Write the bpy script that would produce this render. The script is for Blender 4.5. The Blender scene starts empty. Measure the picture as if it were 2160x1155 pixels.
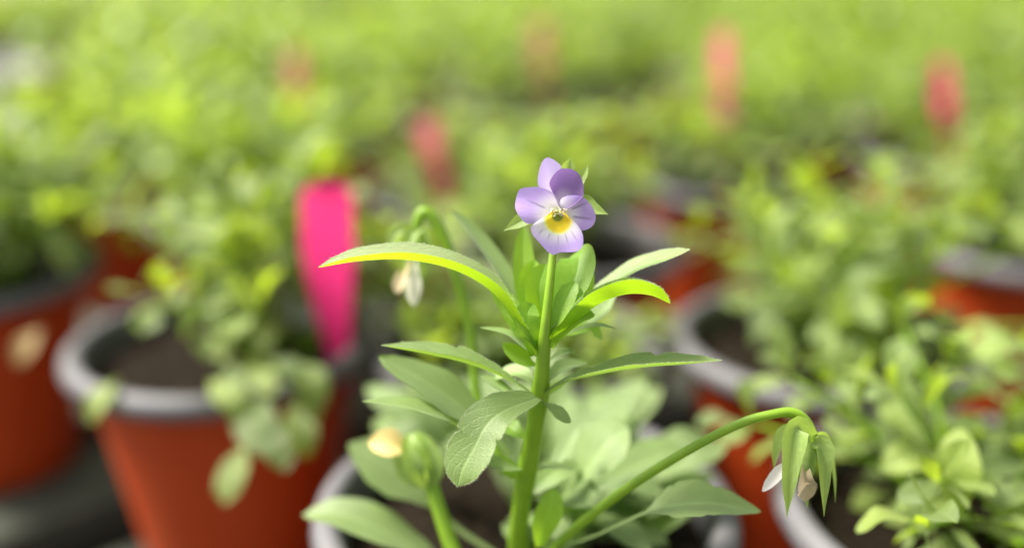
import bpy, math, random
from mathutils import Vector, Matrix, noise

scn = bpy.context.scene
COL = scn.collection
R = math.radians

# ---------------------------------------------------------------- camera
CAM_H, PITCH, F_PX = 0.257, R(19.3), 2074.0          # metres above the bench, downward tilt, focal length in photo pixels
FOCUS = 0.207
cam_d = bpy.data.cameras.new('camera')
cam = bpy.data.objects.new('camera', cam_d); COL.objects.link(cam)
cam.location = (0, 0, CAM_H); cam.rotation_euler = (math.pi/2 - PITCH, 0, 0)
cam_d.sensor_fit = 'HORIZONTAL'; cam_d.sensor_width = 36.0; cam_d.lens = 36.0*F_PX/2160
cam_d.clip_start = 0.01; cam_d.clip_end = 200
cam_d.dof.use_dof = True; cam_d.dof.focus_distance = FOCUS + 0.001; cam_d.dof.aperture_fstop = 2.75
scn.camera = cam

# ---------------------------------------------------------------- sky, sun, exposure
SUN_EL, SUN_AZ = R(52), R(-74)                        # azimuth from +Y (view direction), negative = to the left
world = bpy.data.worlds.new('World'); scn.world = world; world.use_nodes = True
wn, wl = world.node_tree.nodes, world.node_tree.links
sky = wn.new('ShaderNodeTexSky'); sky.sky_type = 'NISHITA'; sky.sun_disc = False
sky.sun_elevation = SUN_EL; sky.sun_rotation = SUN_AZ
sky.air_density = 1.0; sky.dust_density = 3.0; sky.ozone_density = 0.6
hs = wn.new('ShaderNodeHueSaturation'); hs.inputs['Saturation'].default_value = 0.25      # light veiled by milky greenhouse film: whiter than open sky
wl.new(sky.outputs[0], hs.inputs['Color']); wl.new(hs.outputs[0], wn['Background'].inputs[0]); wn['Background'].inputs[1].default_value = 0.11
sd = bpy.data.lights.new('sun', 'SUN'); sun = bpy.data.objects.new('sun', sd); COL.objects.link(sun)
sd.energy = 5.0; sd.angle = R(18); sd.color = (1.0, 0.94, 0.84)
sdir = Vector((math.sin(SUN_AZ)*math.cos(SUN_EL), math.cos(SUN_AZ)*math.cos(SUN_EL), math.sin(SUN_EL)))
sun.rotation_euler = sdir.to_track_quat('Z', 'Y').to_euler(); sun.location = sdir*5
vs = scn.view_settings
vs.view_transform = 'Standard'; vs.look = 'None'; vs.gamma = 1; vs.exposure = 1.35; vs.use_curve_mapping = False
scn.cycles.use_denoising = True
scn.cycles.max_bounces = 8; scn.cycles.transmission_bounces = 6; scn.cycles.diffuse_bounces = 5
scn.cycles.caustics_reflective = False; scn.cycles.caustics_refractive = False

# ---------------------------------------------------------------- pixel -> point helpers
CAM = Vector((0, 0, CAM_H))
FW = Vector((0, math.cos(PITCH), -math.sin(PITCH)))
UP = Vector((0, math.sin(PITCH), math.cos(PITCH)))
RT = Vector((1, 0, 0))
def P(px, py, d):                                     # photo pixel + depth in metres -> world
    return CAM + d*(FW + RT*((px-1080)/F_PX) + UP*((577.5-py)/F_PX))
def PH(px, py, z):                                    # photo pixel on the level z
    v = FW + RT*((px-1080)/F_PX) + UP*((577.5-py)/F_PX)
    return CAM + v*((z-CAM_H)/v.z)
def CV(r, u, b): return (RT*r + UP*u - FW*b).normalized()   # right, up, towards the viewer

# ---------------------------------------------------------------- materials
def new_mat(name):
    m = bpy.data.materials.new(name); m.use_nodes = True
    m.node_tree.nodes.clear()
    return m, m.node_tree.nodes, m.node_tree.links
def N(nodes, typ, **kw):
    n = nodes.new(typ)
    for k, v in kw.items():
        if k.startswith('i_'):
            key = k[2:]
            n.inputs[int(key) if key.isdigit() else key.replace('_', ' ')].default_value = v
        else: setattr(n, k, v)
    return n
def mixc(nodes, links, fac, a, b, blend='MIX'):
    n = nodes.new('ShaderNodeMix'); n.data_type = 'RGBA'; n.blend_type = blend
    for sock, val in ((n.inputs[0], fac), (n.inputs[6], a), (n.inputs[7], b)):
        if isinstance(val, (int, float)): sock.default_value = val
        elif isinstance(val, tuple): sock.default_value = val if len(val) == 4 else (*val, 1)
        else: links.new(val, sock)
    return n.outputs[2]
def math_n(nodes, links, op, a, b=None, clamp=False):
    n = nodes.new('ShaderNodeMath'); n.operation = op; n.use_clamp = clamp
    for i, val in enumerate((a, b)):
        if val is None: continue
        if isinstance(val, (int, float)): n.inputs[i].default_value = val
        else: links.new(val, n.inputs[i])
    return n.outputs[0]

def leaf_mat(name, c1, c2, trans, tfac, vein=0.5, rough=0.45, fine=900, side=0.35, top=0.22):
    m, n, l = new_mat(name)
    out = N(n, 'ShaderNodeOutputMaterial')
    uv = N(n, 'ShaderNodeUVMap'); sep = N(n, 'ShaderNodeSeparateXYZ'); l.new(uv.outputs[0], sep.inputs[0])
    u, v = sep.outputs[0], sep.outputs[1]
    av = math_n(n, l, 'ABSOLUTE', math_n(n, l, 'SUBTRACT', v, 0.5))
    mid = N(n, 'ShaderNodeMapRange', i_1=0.0, i_2=0.07, i_3=1.0, i_4=0.0); l.new(av, mid.inputs[0])
    ph = math_n(n, l, 'SUBTRACT', math_n(n, l, 'MULTIPLY', u, 42.0), math_n(n, l, 'MULTIPLY', av, 30.0))
    sv = math_n(n, l, 'POWER', math_n(n, l, 'ABSOLUTE', math_n(n, l, 'SINE', math_n(n, l, 'MULTIPLY', ph, 0.5))), 14.0)
    veins = math_n(n, l, 'MAXIMUM', mid.outputs[0], math_n(n, l, 'MULTIPLY', sv, side))
    oi = N(n, 'ShaderNodeObjectInfo'); at = N(n, 'ShaderNodeAttribute', attribute_name='leafrnd')
    rnd = math_n(n, l, 'FRACT', math_n(n, l, 'ADD', oi.outputs['Random'], at.outputs['Fac']))
    tc = N(n, 'ShaderNodeTexCoord')
    nz = N(n, 'ShaderNodeTexNoise', i_Scale=fine, i_Detail=3.0); l.new(tc.outputs['Object'], nz.inputs['Vector'])
    nb = N(n, 'ShaderNodeTexNoise', i_Scale=160.0, i_Detail=2.0); l.new(tc.outputs['Object'], nb.inputs['Vector'])
    base = mixc(n, l, rnd, c1, c2)
    dark = tuple(x*0.62 for x in c1)
    mr = N(n, 'ShaderNodeMapRange', i_1=0.35, i_2=0.7, i_3=0.0, i_4=0.55); l.new(nb.outputs[0], mr.inputs[0])
    base = mixc(n, l, mr.outputs[0], base, dark)
    mr2 = N(n, 'ShaderNodeMapRange', i_1=0.5, i_2=0.75, i_3=0.0, i_4=0.35); l.new(nz.outputs[0], mr2.inputs[0])
    pale = tuple(min(1, x*1.5+0.05) for x in c1)
    base = mixc(n, l, mr2.outputs[0], base, pale)
    base = mixc(n, l, math_n(n, l, 'MULTIPLY', veins, vein), base, pale)
    pv = N(n, 'ShaderNodeMapRange', i_3=0.68, i_4=1.18); l.new(oi.outputs['Random'], pv.inputs[0])
    vb = N(n, 'ShaderNodeVectorMath', operation='SCALE'); l.new(base, vb.inputs[0]); l.new(pv.outputs[0], vb.inputs['Scale']); base = vb.outputs[0]
    geo = N(n, 'ShaderNodeNewGeometry')                 # upper side paler: down, with its sunlit sheen mixed into the colour
    upper = math_n(n, l, 'MULTIPLY', math_n(n, l, 'SUBTRACT', 1.0, geo.outputs['Backfacing']), top)
    face = mixc(n, l, upper, base, (0.50, 0.55, 0.34))
    pb = N(n, 'ShaderNodeBsdfPrincipled', i_Roughness=rough); l.new(face, pb.inputs['Base Color'])
    pb.inputs['Specular IOR Level'].default_value = 0.45
    pb.inputs['Sheen Weight'].default_value = 0.12; pb.inputs['Sheen Roughness'].default_value = 0.4
    bp = N(n, 'ShaderNodeBump', i_Strength=0.35, i_Distance=0.0004)
    h = math_n(n, l, 'SUBTRACT', nz.outputs[0], math_n(n, l, 'MULTIPLY', veins, 0.8)); l.new(h, bp.inputs['Height'])
    l.new(bp.outputs[0], pb.inputs['Normal'])
    tb = N(n, 'ShaderNodeBsdfTranslucent')
    tcol = mixc(n, l, math_n(n, l, 'MULTIPLY', veins, 0.25), mixc(n, l, math_n(n, l, 'MULTIPLY', rnd, 0.5), trans, base), pale)
    l.new(tcol, tb.inputs[0])
    mx = N(n, 'ShaderNodeMixShader', i_0=tfac); l.new(pb.outputs[0], mx.inputs[1]); l.new(tb.outputs[0], mx.inputs[2])
    l.new(mx.outputs[0], out.inputs[0])
    return m

def plain_mat(name, c, rough=0.5, var=0.25, scale=40.0, bump=0.0, trans=None, tfac=0.0, spec=0.4, c2=None, dist=0.001, detail=4.0):
    m, n, l = new_mat(name)
    out = N(n, 'ShaderNodeOutputMaterial'); tc = N(n, 'ShaderNodeTexCoord')
    nz = N(n, 'ShaderNodeTexNoise', i_Scale=scale, i_Detail=detail); l.new(tc.outputs['Object'], nz.inputs['Vector'])
    mr = N(n, 'ShaderNodeMapRange', i_1=0.35, i_2=0.65); l.new(nz.outputs[0], mr.inputs[0])
    col = mixc(n, l, mr.outputs[0], c, c2 if c2 else tuple(x*(1-var) for x in c))
    pb = N(n, 'ShaderNodeBsdfPrincipled', i_Roughness=rough); l.new(col, pb.inputs['Base Color'])
    pb.inputs['Specular IOR Level'].default_value = spec
    if bump:
        bp = N(n, 'ShaderNodeBump', i_Strength=bump, i_Distance=dist); l.new(nz.outputs[0], bp.inputs['Height'])
        l.new(bp.outputs[0], pb.inputs['Normal'])
    if trans:
        tb = N(n, 'ShaderNodeBsdfTranslucent', i_0=(*trans, 1))
        mx = N(n, 'ShaderNodeMixShader', i_0=tfac); l.new(pb.outputs[0], mx.inputs[1]); l.new(tb.outputs[0], mx.inputs[2])
        l.new(mx.outputs[0], out.inputs[0])
    else: l.new(pb.outputs[0], out.inputs[0])
    return m

def petal_mat():
    m, n, l = new_mat('petal')
    out = N(n, 'ShaderNodeOutputMaterial'); at = N(n, 'ShaderNodeAttribute', attribute_name='pigment')
    uv = N(n, 'ShaderNodeUVMap'); sep = N(n, 'ShaderNodeSeparateXYZ'); l.new(uv.outputs[0], sep.inputs[0])
    st = N(n, 'ShaderNodeCombineXYZ'); l.new(math_n(n, l, 'MULTIPLY', sep.outputs[1], 60.0), st.inputs[0]); l.new(math_n(n, l, 'MULTIPLY', sep.outputs[0], 3.0), st.inputs[1])
    nz = N(n, 'ShaderNodeTexNoise', i_Scale=1.0, i_Detail=3.0); l.new(st.outputs[0], nz.inputs['Vector'])
    mr = N(n, 'ShaderNodeMapRange', i_1=0.4, i_2=0.7, i_3=0.0, i_4=0.16); l.new(nz.outputs[0], mr.inputs[0])
    col = mixc(n, l, mr.outputs[0], at.outputs[0], (0.34, 0.22, 0.5))
    pb = N(n, 'ShaderNodeBsdfPrincipled', i_Roughness=0.55); l.new(col, pb.inputs['Base Color'])
    pb.inputs['Specular IOR Level'].default_value = 0.25
    pb.inputs['Sheen Weight'].default_value = 0.2
    bp = N(n, 'ShaderNodeBump', i_Strength=0.25, i_Distance=0.0003); l.new(nz.outputs[0], bp.inputs['Height']); l.new(bp.outputs[0], pb.inputs['Normal'])
    tb = N(n, 'ShaderNodeBsdfTranslucent'); l.new(col, tb.inputs[0])
    mx = N(n, 'ShaderNodeMixShader', i_0=0.42); l.new(pb.outputs[0], mx.inputs[1]); l.new(tb.outputs[0], mx.inputs[2])
    l.new(mx.outputs[0], out.inputs[0])
    return m

M = {}
M['leaf'] = leaf_mat('mature_leaf', (0.140, 0.238, 0.042), (0.175, 0.268, 0.060), (0.34, 0.55, 0.035), 0.40, vein=0.7, fine=2600, side=0.28, top=0.15)
M['young'] = leaf_mat('young_leaf', (0.19, 0.36, 0.015), (0.22, 0.38, 0.02), (0.48, 0.76, 0.012), 0.52, vein=0.3, fine=2200, side=0.12, top=0.06)
M['downy_sheen'] = leaf_mat('downy_sheen_leaf', (0.19, 0.36, 0.015), (0.21, 0.37, 0.02), (0.46, 0.72, 0.012), 0.5, vein=0.3, fine=2200, side=0.12, top=0.85)  # pale upper side: down plus sheen painted into the colour
M['bushleaf'] = leaf_mat('bush_leaf', (0.100, 0.180, 0.018), (0.255, 0.335, 0.035), (0.44, 0.60, 0.025), 0.46, rough=0.36, fine=500, top=0.12)
M['yellow'] = leaf_mat('yellowed_leaf', (0.48, 0.27, 0.06), (0.46, 0.25, 0.05), (0.5, 0.28, 0.06), 0.35)
M['stem'] = plain_mat('stem', (0.24, 0.40, 0.025), 0.42, 0.3, 300, 0.15, (0.36, 0.5, 0.02), 0.30, c2=(0.19, 0.34, 0.02), dist=0.0003)
M['sepal'] = leaf_mat('sepal', (0.20, 0.32, 0.04), (0.22, 0.34, 0.05), (0.5, 0.68, 0.06), 0.5)
M['fuzz'] = plain_mat('fuzz', (0.62, 0.68, 0.45), 0.5, 0.1, 50, 0, (0.6, 0.68, 0.4), 0.5)
M['petal'] = petal_mat()
M['beard'] = plain_mat('beard', (0.82, 0.74, 0.48), 0.7, 0.3, 900)
M['throat'] = plain_mat('throat', (0.40, 0.42, 0.05), 0.5, 0.3, 900)
M['pot'] = plain_mat('red_plastic', (0.38, 0.046, 0.006), 0.5, 0.25, 14, 0.08, spec=0.28, c2=(0.34, 0.038, 0.005))
M['rim'] = plain_mat('grey_plastic', (0.100, 0.097, 0.104), 0.6, 0.2, 22, 0.05, spec=0.5, c2=(0.072, 0.068, 0.073))
M['soil'] = plain_mat('potting_soil', (0.018, 0.012, 0.007), 0.95, 0.5, 260, 0.9, spec=0.1, c2=(0.005, 0.0035, 0.002), dist=0.004)
M['pink'] = plain_mat('pink_plastic', (0.90, 0.05, 0.30), 0.4, 0.08, 30, 0, (0.95, 0.06, 0.34), 0.5, spec=0.4)
M['dull'] = plain_mat('dull_pink_plastic', (0.56, 0.075, 0.15), 0.45, 0.15, 30, 0, (0.56, 0.08, 0.16), 0.3)
M['peach'] = plain_mat('faded_pink_plastic', (0.48, 0.14, 0.12), 0.45, 0.15, 30, 0, (0.48, 0.14, 0.12), 0.25)
M['wood'] = plain_mat('weathered_wood', (0.085, 0.094, 0.07), 0.8, 0.5, 60, 0.4, spec=0.2, c2=(0.045, 0.052, 0.037))
M['gap_shade'] = plain_mat('black_gap_shade', (0.012, 0.014, 0.010), 0.6, 0.3, 30)
M['white'] = plain_mat('white_rail', (0.72, 0.70, 0.68), 0.45, 0.12, 18, 0.05, c2=(0.62, 0.60, 0.57))
M['ground'] = plain_mat('dusty_concrete', (0.13, 0.105, 0.075), 0.9, 0.4, 3.0, 0.3, spec=0.2, c2=(0.09, 0.072, 0.05), dist=0.01, detail=8)

# ---------------------------------------------------------------- object helpers
def mesh(name, verts, faces, mat, smooth=True, uvs=None, attrs=None, cols=None):
    me = bpy.data.meshes.new(name)
    me.from_pydata([tuple(v) for v in verts], [], faces)
    me.materials.append(mat)
    if smooth: me.polygons.foreach_set('use_smooth', [True]*len(me.polygons))
    if uvs is not None:
        lay = me.uv_layers.new(name='UVMap')
        buf = []
        for lp in me.loops: buf += uvs[lp.vertex_index]
        lay.data.foreach_set('uv', buf)
    if attrs is not None:
        a = me.attributes.new('leafrnd', 'FLOAT', 'POINT'); a.data.foreach_set('value', attrs)
    if cols is not None:
        a = me.attributes.new('pigment', 'FLOAT_COLOR', 'POINT')
        a.data.foreach_set('color', [c for q in cols for c in (*q, 1.0)])
    me.update()
    return me
def link(name, me, parent=None, mtx=None, kind=None):
    o = bpy.data.objects.new(name, me); COL.objects.link(o)
    if parent is not None: o.parent = parent
    if mtx is not None: o.matrix_basis = mtx
    if kind: o['kind'] = kind
    return o
def thing(name, label, cat, loc=(0, 0, 0), rotz=0.0, group=None):
    o = bpy.data.objects.new(name, None); COL.objects.link(o)
    o.empty_display_size = 0.02
    o.location = loc; o.rotation_euler = (0, 0, rotz)
    o['label'] = label; o['category'] = cat
    if group: o['group'] = group
    return o
def tag(o, label=None, cat=None, group=None, kind=None):
    for k, v in (('label', label), ('category', cat), ('group', group), ('kind', kind)):
        if v: o[k] = v
    return o

def crom(pts, n):                                     # Catmull-Rom resample of Vectors (or floats), n samples
    k = len(pts); out = []
    for i in range(n):
        t = i/(n-1)*(k-1); j = min(int(t), k-2); f = t-j
        p1, p2 = pts[j], pts[j+1]
        p0 = pts[j-1] if j > 0 else p1*2 - p2
        p3 = pts[j+2] if j+2 < k else p2*2 - p1
        out.append(0.5*((2*p1) + (p2-p0)*f + (2*p0-5*p1+4*p2-p3)*f*f + (3*p1-p0-3*p2+p3)*f*f*f))
    return out
def tube_data(pts, rads, n=20, sides=10, cap=True):
    c = crom(pts, n); rr = crom([float(r) for r in rads], n)
    verts, faces = [], []
    T0 = (c[1]-c[0]).normalized()
    S = T0.orthogonal().normalized()
    for i in range(n):
        T = (c[min(i+1, n-1)]-c[max(i-1, 0)]).normalized()
        S = (S - T*S.dot(T)).normalized(); B = T.cross(S)
        for k in range(sides):
            a = 2*math.pi*k/sides
            verts.append(c[i] + (S*math.cos(a)+B*math.sin(a))*max(rr[i], 1e-5))
    for i in range(n-1):
        for k in range(sides):
            k2 = (k+1) % sides
            faces.append((i*sides+k, i*sides+k2, (i+1)*sides+k2, (i+1)*sides+k))
    if cap:
        faces.append(tuple(range(sides))[::-1]); faces.append(tuple((n-1)*sides+k for k in range(sides)))
    return verts, faces
def lathe_data(prof, seg=48, closed=False):
    verts, faces = [], []
    k = len(prof)
    for i in range(seg):
        a = 2*math.pi*i/seg
        for r, z in prof: verts.append((r*math.cos(a), r*math.sin(a), z))
    for i in range(seg):
        j = (i+1) % seg
        for q in range(k if closed else k-1):
            q2 = (q+1) % k
            faces.append((i*k+q, j*k+q, j*k+q2, i*k+q2))
    return verts, faces
def box_data(x0, x1, y0, y1, z0, z1):
    v = [(x, y, z) for z in (z0, z1) for y in (y0, y1) for x in (x0, x1)]
    f = [(0, 2, 3, 1), (4, 5, 7, 6), (0, 1, 5, 4), (2, 6, 7, 3), (0, 4, 6, 2), (1, 3, 7, 5)]
    return v, f
def tab(table, u):                                    # smooth table lookup [(u, value), ...]
    for (a, x), (b, y) in zip(table, table[1:]):
        if u <= b:
            t = (u-a)/(b-a) if b > a else 0
            return x + (y-x)*(t*t*(3-2*t)*0.5 + t*0.5)
    return table[-1][1]

LANCE = [(0, 0.10), (0.12, 0.20), (0.35, 0.70), (0.55, 1.0), (0.75, 0.86), (0.9, 0.5), (1, 0.03)]
OVATE = [(0, 0.10), (0.10, 0.14), (0.25, 0.55), (0.45, 0.98), (0.6, 1.0), (0.8, 0.78), (0.93, 0.42), (1, 0.03)]
PETIO = [(0, 0.09), (0.40, 0.11), (0.5, 0.45), (0.62, 0.95), (0.74, 1.0), (0.88, 0.66), (0.96, 0.3), (1, 0.03)]
STRAP = [(0, 0.35), (0.15, 0.55), (0.4, 0.9), (0.65, 1.0), (0.85, 0.75), (0.95, 0.4), (1, 0.04)]
SEPAL = [(0, 0.55), (0.2, 0.9), (0.4, 1.0), (0.7, 0.62), (1, 0.03)]

def leaf_data(pts, half, nrm, prof=LANCE, fold=0.3, notch=0.0, nteeth=3, nu=34, nv=10, curl=0.0, twist=0.0, prof2=None, wave=0.0, seed=0):
    """pts: midrib points; half: half width; nrm: upper-side direction; fold: V angle in radians."""
    c = crom(pts, nu); verts, uvs, edge = [], [], []
    rg = random.Random(seed)
    ph = rg.random()*6
    for i in range(nu):
        u = i/(nu-1)
        T = (c[min(i+1, nu-1)]-c[max(i-1, 0)]).normalized()
        nn = Matrix.Rotation(twist*u, 3, T) @ nrm
        S = T.cross(nn)
        if S.length < 1e-4: S = T.orthogonal()
        S.normalize(); NN = S.cross(T).normalized()
        for k in range(nv+1):
            v = -1 + 2*k/nv
            w = half*tab(prof2 if (prof2 and v > 0) else prof, u)
            if notch and 0.12 < u < 0.96:
                s = (u*nteeth + (0.25 if v > 0 else 0)) % 1.0
                w *= 1 - notch*(abs(v)**4)*(max(0.0, 1 - s*5) + 0.35*max(0.0, s-0.6)*0)
            a = fold*(1-0.25*u)
            p = c[i] + S*(w*v*math.cos(a)) + NN*(w*abs(v)**1.25*math.sin(a)) - NN*(curl*w*v*v)
            if wave: p += NN*(wave*half*abs(v)**2*math.sin(u*13+ph+(2 if v > 0 else 0)))
            verts.append(p); uvs.append((u, (v+1)/2))
    faces = []
    for i in range(nu-1):
        for k in range(nv):
            a = i*(nv+1)+k
            faces.append((a, a+1, a+nv+2, a+nv+1))
    return verts, faces, uvs
def fuzz_data(verts, nu, nv, length, seed=1, per=7, rad=4.0e-5):
    """short hairs standing off the two margins of a leaf sheet"""
    rg = random.Random(seed); V, Fc = [], []
    for side in (0, nv):
        for i in range(2, nu-1):
            for _ in range(per):
                f = rg.random()
                a = Vector(verts[i*(nv+1)+side]).lerp(Vector(verts[min(i+1, nu-1)*(nv+1)+side]), f)
                b = Vector(verts[i*(nv+1)+(1 if side == 0 else nv-1)])
                d = (a-b).normalized()
                d = (d + Vector((rg.gauss(0, .35), rg.gauss(0, .35), rg.gauss(0, .35)))).normalized()
                L = length*rg.uniform(0.5, 1.1)
                s = d.orthogonal().normalized()*rad; t = d.cross(s)
                k = len(V)
                V += [a+s, a-s*0.5+t*0.87, a-s*0.5-t*0.87, a+d*L]
                Fc += [(k, k+1, k+3), (k+1, k+2, k+3), (k+2, k, k+3)]
    return V, Fc

# ================================================================ SETTING
gv = []; gf = []
gv, gf = [(-60, -60, -0.76), (60, -60, -0.76), (60, 60, -0.76), (-60, 60, -0.76)], [(0, 1, 2, 3)]
g = link('ground', mesh('ground', gv, gf, M['ground'], False)); tag(g, 'dusty tan concrete floor under the potting bench', kind='structure')

BANG = R(39); E1 = Vector((math.cos(BANG), math.sin(BANG), 0)); E2 = Vector((-math.sin(BANG), math.cos(BANG), 0))
BX0, BX1, BY0, BY1 = -1.3, 2.6, -0.45, 1.75
bench = thing('potting_bench', 'weathered grey-green slatted bench carrying all the pots', 'bench', (0, 0, -0.76), BANG)
SL_W, SL_G = 0.060, 0.042
y = BY0 + 0.072; sl = None; k = 0
slat_v, slat_f = box_data(BX0+0.035, BX1-0.035, 0, SL_W, 0.738, 0.759)
sl_me = mesh('slat', slat_v, slat_f, M['wood'], False)
while y + SL_W < BY1 - 0.03:
    o = link('slat', sl_me, bench); o.location = (random.Random(k).uniform(-.003, .003), y, random.Random(k+50).uniform(-.0008, .0)); k += 1
    y += SL_W + SL_G
v, f = box_data(BX0+0.032, BX1-0.032, BY0+0.003, BY1-0.033, 0.7365, 0.7375)
link('gap_shade', mesh('gap_shade', v, f, M['gap_shade'], False), bench)  # black sheet added to stand for the shade in the slat gaps
for yy in (BY0-0.03, BY1-0.03):
    v, f = box_data(BX0-0.03, BX1+0.03, yy, yy+0.03, 0.68, 0.83)
    link('side_rail', mesh('side_rail', v, f, M['white'], False), bench)
for xx in (BX0, BX1-0.03):
    v, f = box_data(xx, xx+0.03, BY0+0.002, BY1-0.032, 0.66, 0.72)
    link('end_beam', mesh('end_beam', v, f, M['wood'], False), bench)
for xx in (-0.2, 0.9):
    v, f = box_data(xx, xx+0.04, BY0+0.002, BY1-0.032, 0.66, 0.735)
    link('cross_beam', mesh('cross_beam', v, f, M['wood'], False), bench)
for xx in (BX0+0.1, BX1-0.16):
    for yy in (BY0+0.05, BY1-0.12):
        v, f = box_data(xx, xx+0.06, yy, yy+0.06, 0.0, 0.735)
        link('leg', mesh('leg', v, f, M['wood'], False), bench)

# ================================================================ POTS
POT_H = 0.105
def pot_meshes():
    v, f = lathe_data([(0.0, 0.002), (0.030, 0.002), (0.0355, 0.0), (0.0375, 0.003), (0.0395, 0.02), (0.0515, 0.092), (0.0522, 0.0975)], 56)
    wall = mesh('wall', v, f, M['pot'])
    v, f = lathe_data([(0.0524, 0.0975), (0.0575, 0.0964), (0.0598, 0.0975), (0.0605, 0.0998), (0.0598, 0.1028), (0.0580, 0.1044),
                       (0.0562, 0.1050), (0.0540, 0.1046), (0.0527, 0.1030), (0.0519, 0.0990), (0.0507, 0.0900)], 56)
    rim = mesh('rim', v, f, M['rim'])
    verts, faces = [(0, 0, 0.0915)], []
    rings, seg = 9, 40
    for i in range(1, rings+1):
        r = 0.0513*i/rings
        for k in range(seg):
            a = 2*math.pi*k/seg
            x, yv = r*math.cos(a), r*math.sin(a)
            z = 0.0915 + 0.004*noise.noise(Vector((x*70, yv*70, 3.1))) + 0.0025*noise.noise(Vector((x*260, yv*260, 1.7)))
            verts.append((x, yv, z - (0.001 if i == rings else 0)))
    for k in range(seg): faces.append((0, 1+k, 1+(k+1) % seg))
    for i in range(rings-1):
        for k in range(seg):
            a, b = 1+i*seg+k, 1+i*seg+(k+1) % seg
            faces.append((a, a+seg, b+seg, b))
    soil = mesh('soil', verts, faces, M['soil'])
    return wall, rim, soil
POT_ME = pot_meshes()
def make_pot(x, y, label, group=None, rot=0.0, s=1.0):
    t = thing('flower_pot', label, 'flower pot', (x, y, 0.0), rot, group)
    for nm, me in zip(('wall', 'rim', 'soil'), POT_ME): link(nm, me, t)
    t.scale = (s, s, s)
    return t

# ================================================================ BUSHY PLANTS
def unit_leaf(kind, seed, nu=8, nv=4):
    prof = {'ovate': OVATE, 'lance': LANCE, 'petio': PETIO}[kind]
    half = {'ovate': 0.25, 'lance': 0.17, 'petio': 0.24}[kind]
    rg = random.Random(seed)
    arch = rg.uniform(0.02, 0.14)
    pts = [Vector((0, 0, 0)), Vector((rg.uniform(-.02, .02), 0.35, arch)), Vector((rg.uniform(-.03, .03), 0.7, arch*1.1)), Vector((0, 1.0, arch*rg.uniform(-.8, .6)))]
    return leaf_data(pts, half, Vector((0, 0, 1)), prof, rg.uniform(0.15, 0.5), 0.12 if kind != 'lance' else 0, 4, nu, nv, rg.uniform(0, .2), wave=0.10 if nu > 10 else 0.0, seed=seed)
UNIT = [unit_leaf(k, i) for i, k in enumerate(('ovate', 'petio', 'lance', 'petio', 'ovate', 'lance'))]
FINE = [unit_leaf(k, i, 20, 8) for i, k in enumerate(('ovate', 'petio', 'lance', 'petio', 'ovate', 'lance'))]
UNIT_ME = [mesh('leaf', v, f, M['bushleaf'], True, uv) for v, f, uv in FINE]
UNIT_YEL = mesh('leaf', *FINE[0][:2], M['yellow'], True, FINE[0][2])
HI = [unit_leaf(k, i+20, 20, 8) for i, k in enumerate(('lance', 'petio', 'lance', 'ovate'))]
HI_ME = [mesh('leaf', v, f, M['leaf'], True, uv) for v, f, uv in HI]

def leaf_matrix(p, d, up, s):
    d = d.normalized(); x = d.cross(up)
    if x.length < 1e-4: x = d.orthogonal()
    x.normalize(); z = x.cross(d).normalized()
    m = Matrix((x, d, z)).transposed().to_4x4()
    return Matrix.Translation(p) @ m @ Matrix.Diagonal((s, s, s, 1))

def gen_plant(rg, nst=11, H=0.075, Rr=0.068, cx=0.0, cy=0.0, size=1.0, gap=0.0090):
    """stems and leaf placements, local to a pot whose soil lies at z = 0"""
    stems, leaves = [], []
    for sidx in range(nst):
        a = sidx*2.39996 + rg.uniform(-.4, .4)
        q = math.sqrt((sidx+0.4)/nst)
        ro = Rr*q*rg.uniform(.8, 1.1)
        h = H*(1-0.45*q*q)*rg.uniform(.75, 1.12)
        b = Vector((cx*0.8+0.010*math.cos(a), cy*0.8+0.010*math.sin(a), 0))
        e = Vector((cx+ro*math.cos(a), cy+ro*math.sin(a), h))
        m1 = b.lerp(e, 0.45) + Vector((0, 0, h*0.18)) + Vector((rg.uniform(-.005, .005), rg.uniform(-.005, .005), 0))
        path = [b, m1, e]
        stems.append(path)
        L = (m1-b).length + (e-m1).length
        n = max(4, int(L/gap))
        cs = crom(path, n+1)
        ang = rg.uniform(0, 6.28)
        for i in range(1, n+1):
            t = i/n
            if t < 0.18: continue
            T = (cs[i]-cs[i-1]).normalized()
            for rep in range(2 if i < n else 4):
                ang += 2.4 if rep == 0 else 1.7
                o1 = T.orthogonal().normalized(); o2 = T.cross(o1)
                out = o1*math.cos(ang)+o2*math.sin(ang)
                lift = rg.uniform(0.1, 0.6) if t < 0.85 else rg.uniform(0.4, 1.3)
                d = (out + T*lift + Vector((0, 0, 0.12))).normalized()
                s = rg.uniform(0.018, 0.032)*(1.0 if t < 0.8 else 0.72)*size
                up = (Vector((0, 0, 1)) + Vector((rg.uniform(-.5, .5), rg.uniform(-.5, .5), 0))).normalized()
                if abs(d.dot(up)) > 0.93: up = (-out + Vector((0, 0, .3))).normalized()
                p = cs[i]
                if p.z + d.z*s < -0.012: d.z = abs(d.z)
                leaves.append((leaf_matrix(p, d, up, s), rg.randrange(len(UNIT))))
    return stems, leaves

def stems_mesh(stems, r=0.0011):
    V, Fc = [], []
    for p in stems:
        v, f = tube_data(p, [r*1.2, r, r*0.6], 7, 6)
        o = len(V); V += v; Fc += [tuple(i+o for i in q) for q in f]
    return mesh('stem', V, Fc, M['stem'])
def foliage_mesh(leaves, rg):
    V, Fc, U, A = [], [], [], []
    for mt, k in leaves:
        v, f, uv = UNIT[k]; o = len(V); r = rg.random()
        V += [mt @ Vector(q) for q in v]; Fc += [tuple(i+o for i in q) for q in f]; U += uv; A += [r]*len(v)
    return mesh('foliage', V, Fc, M['bushleaf'], True, U, A)

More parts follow.
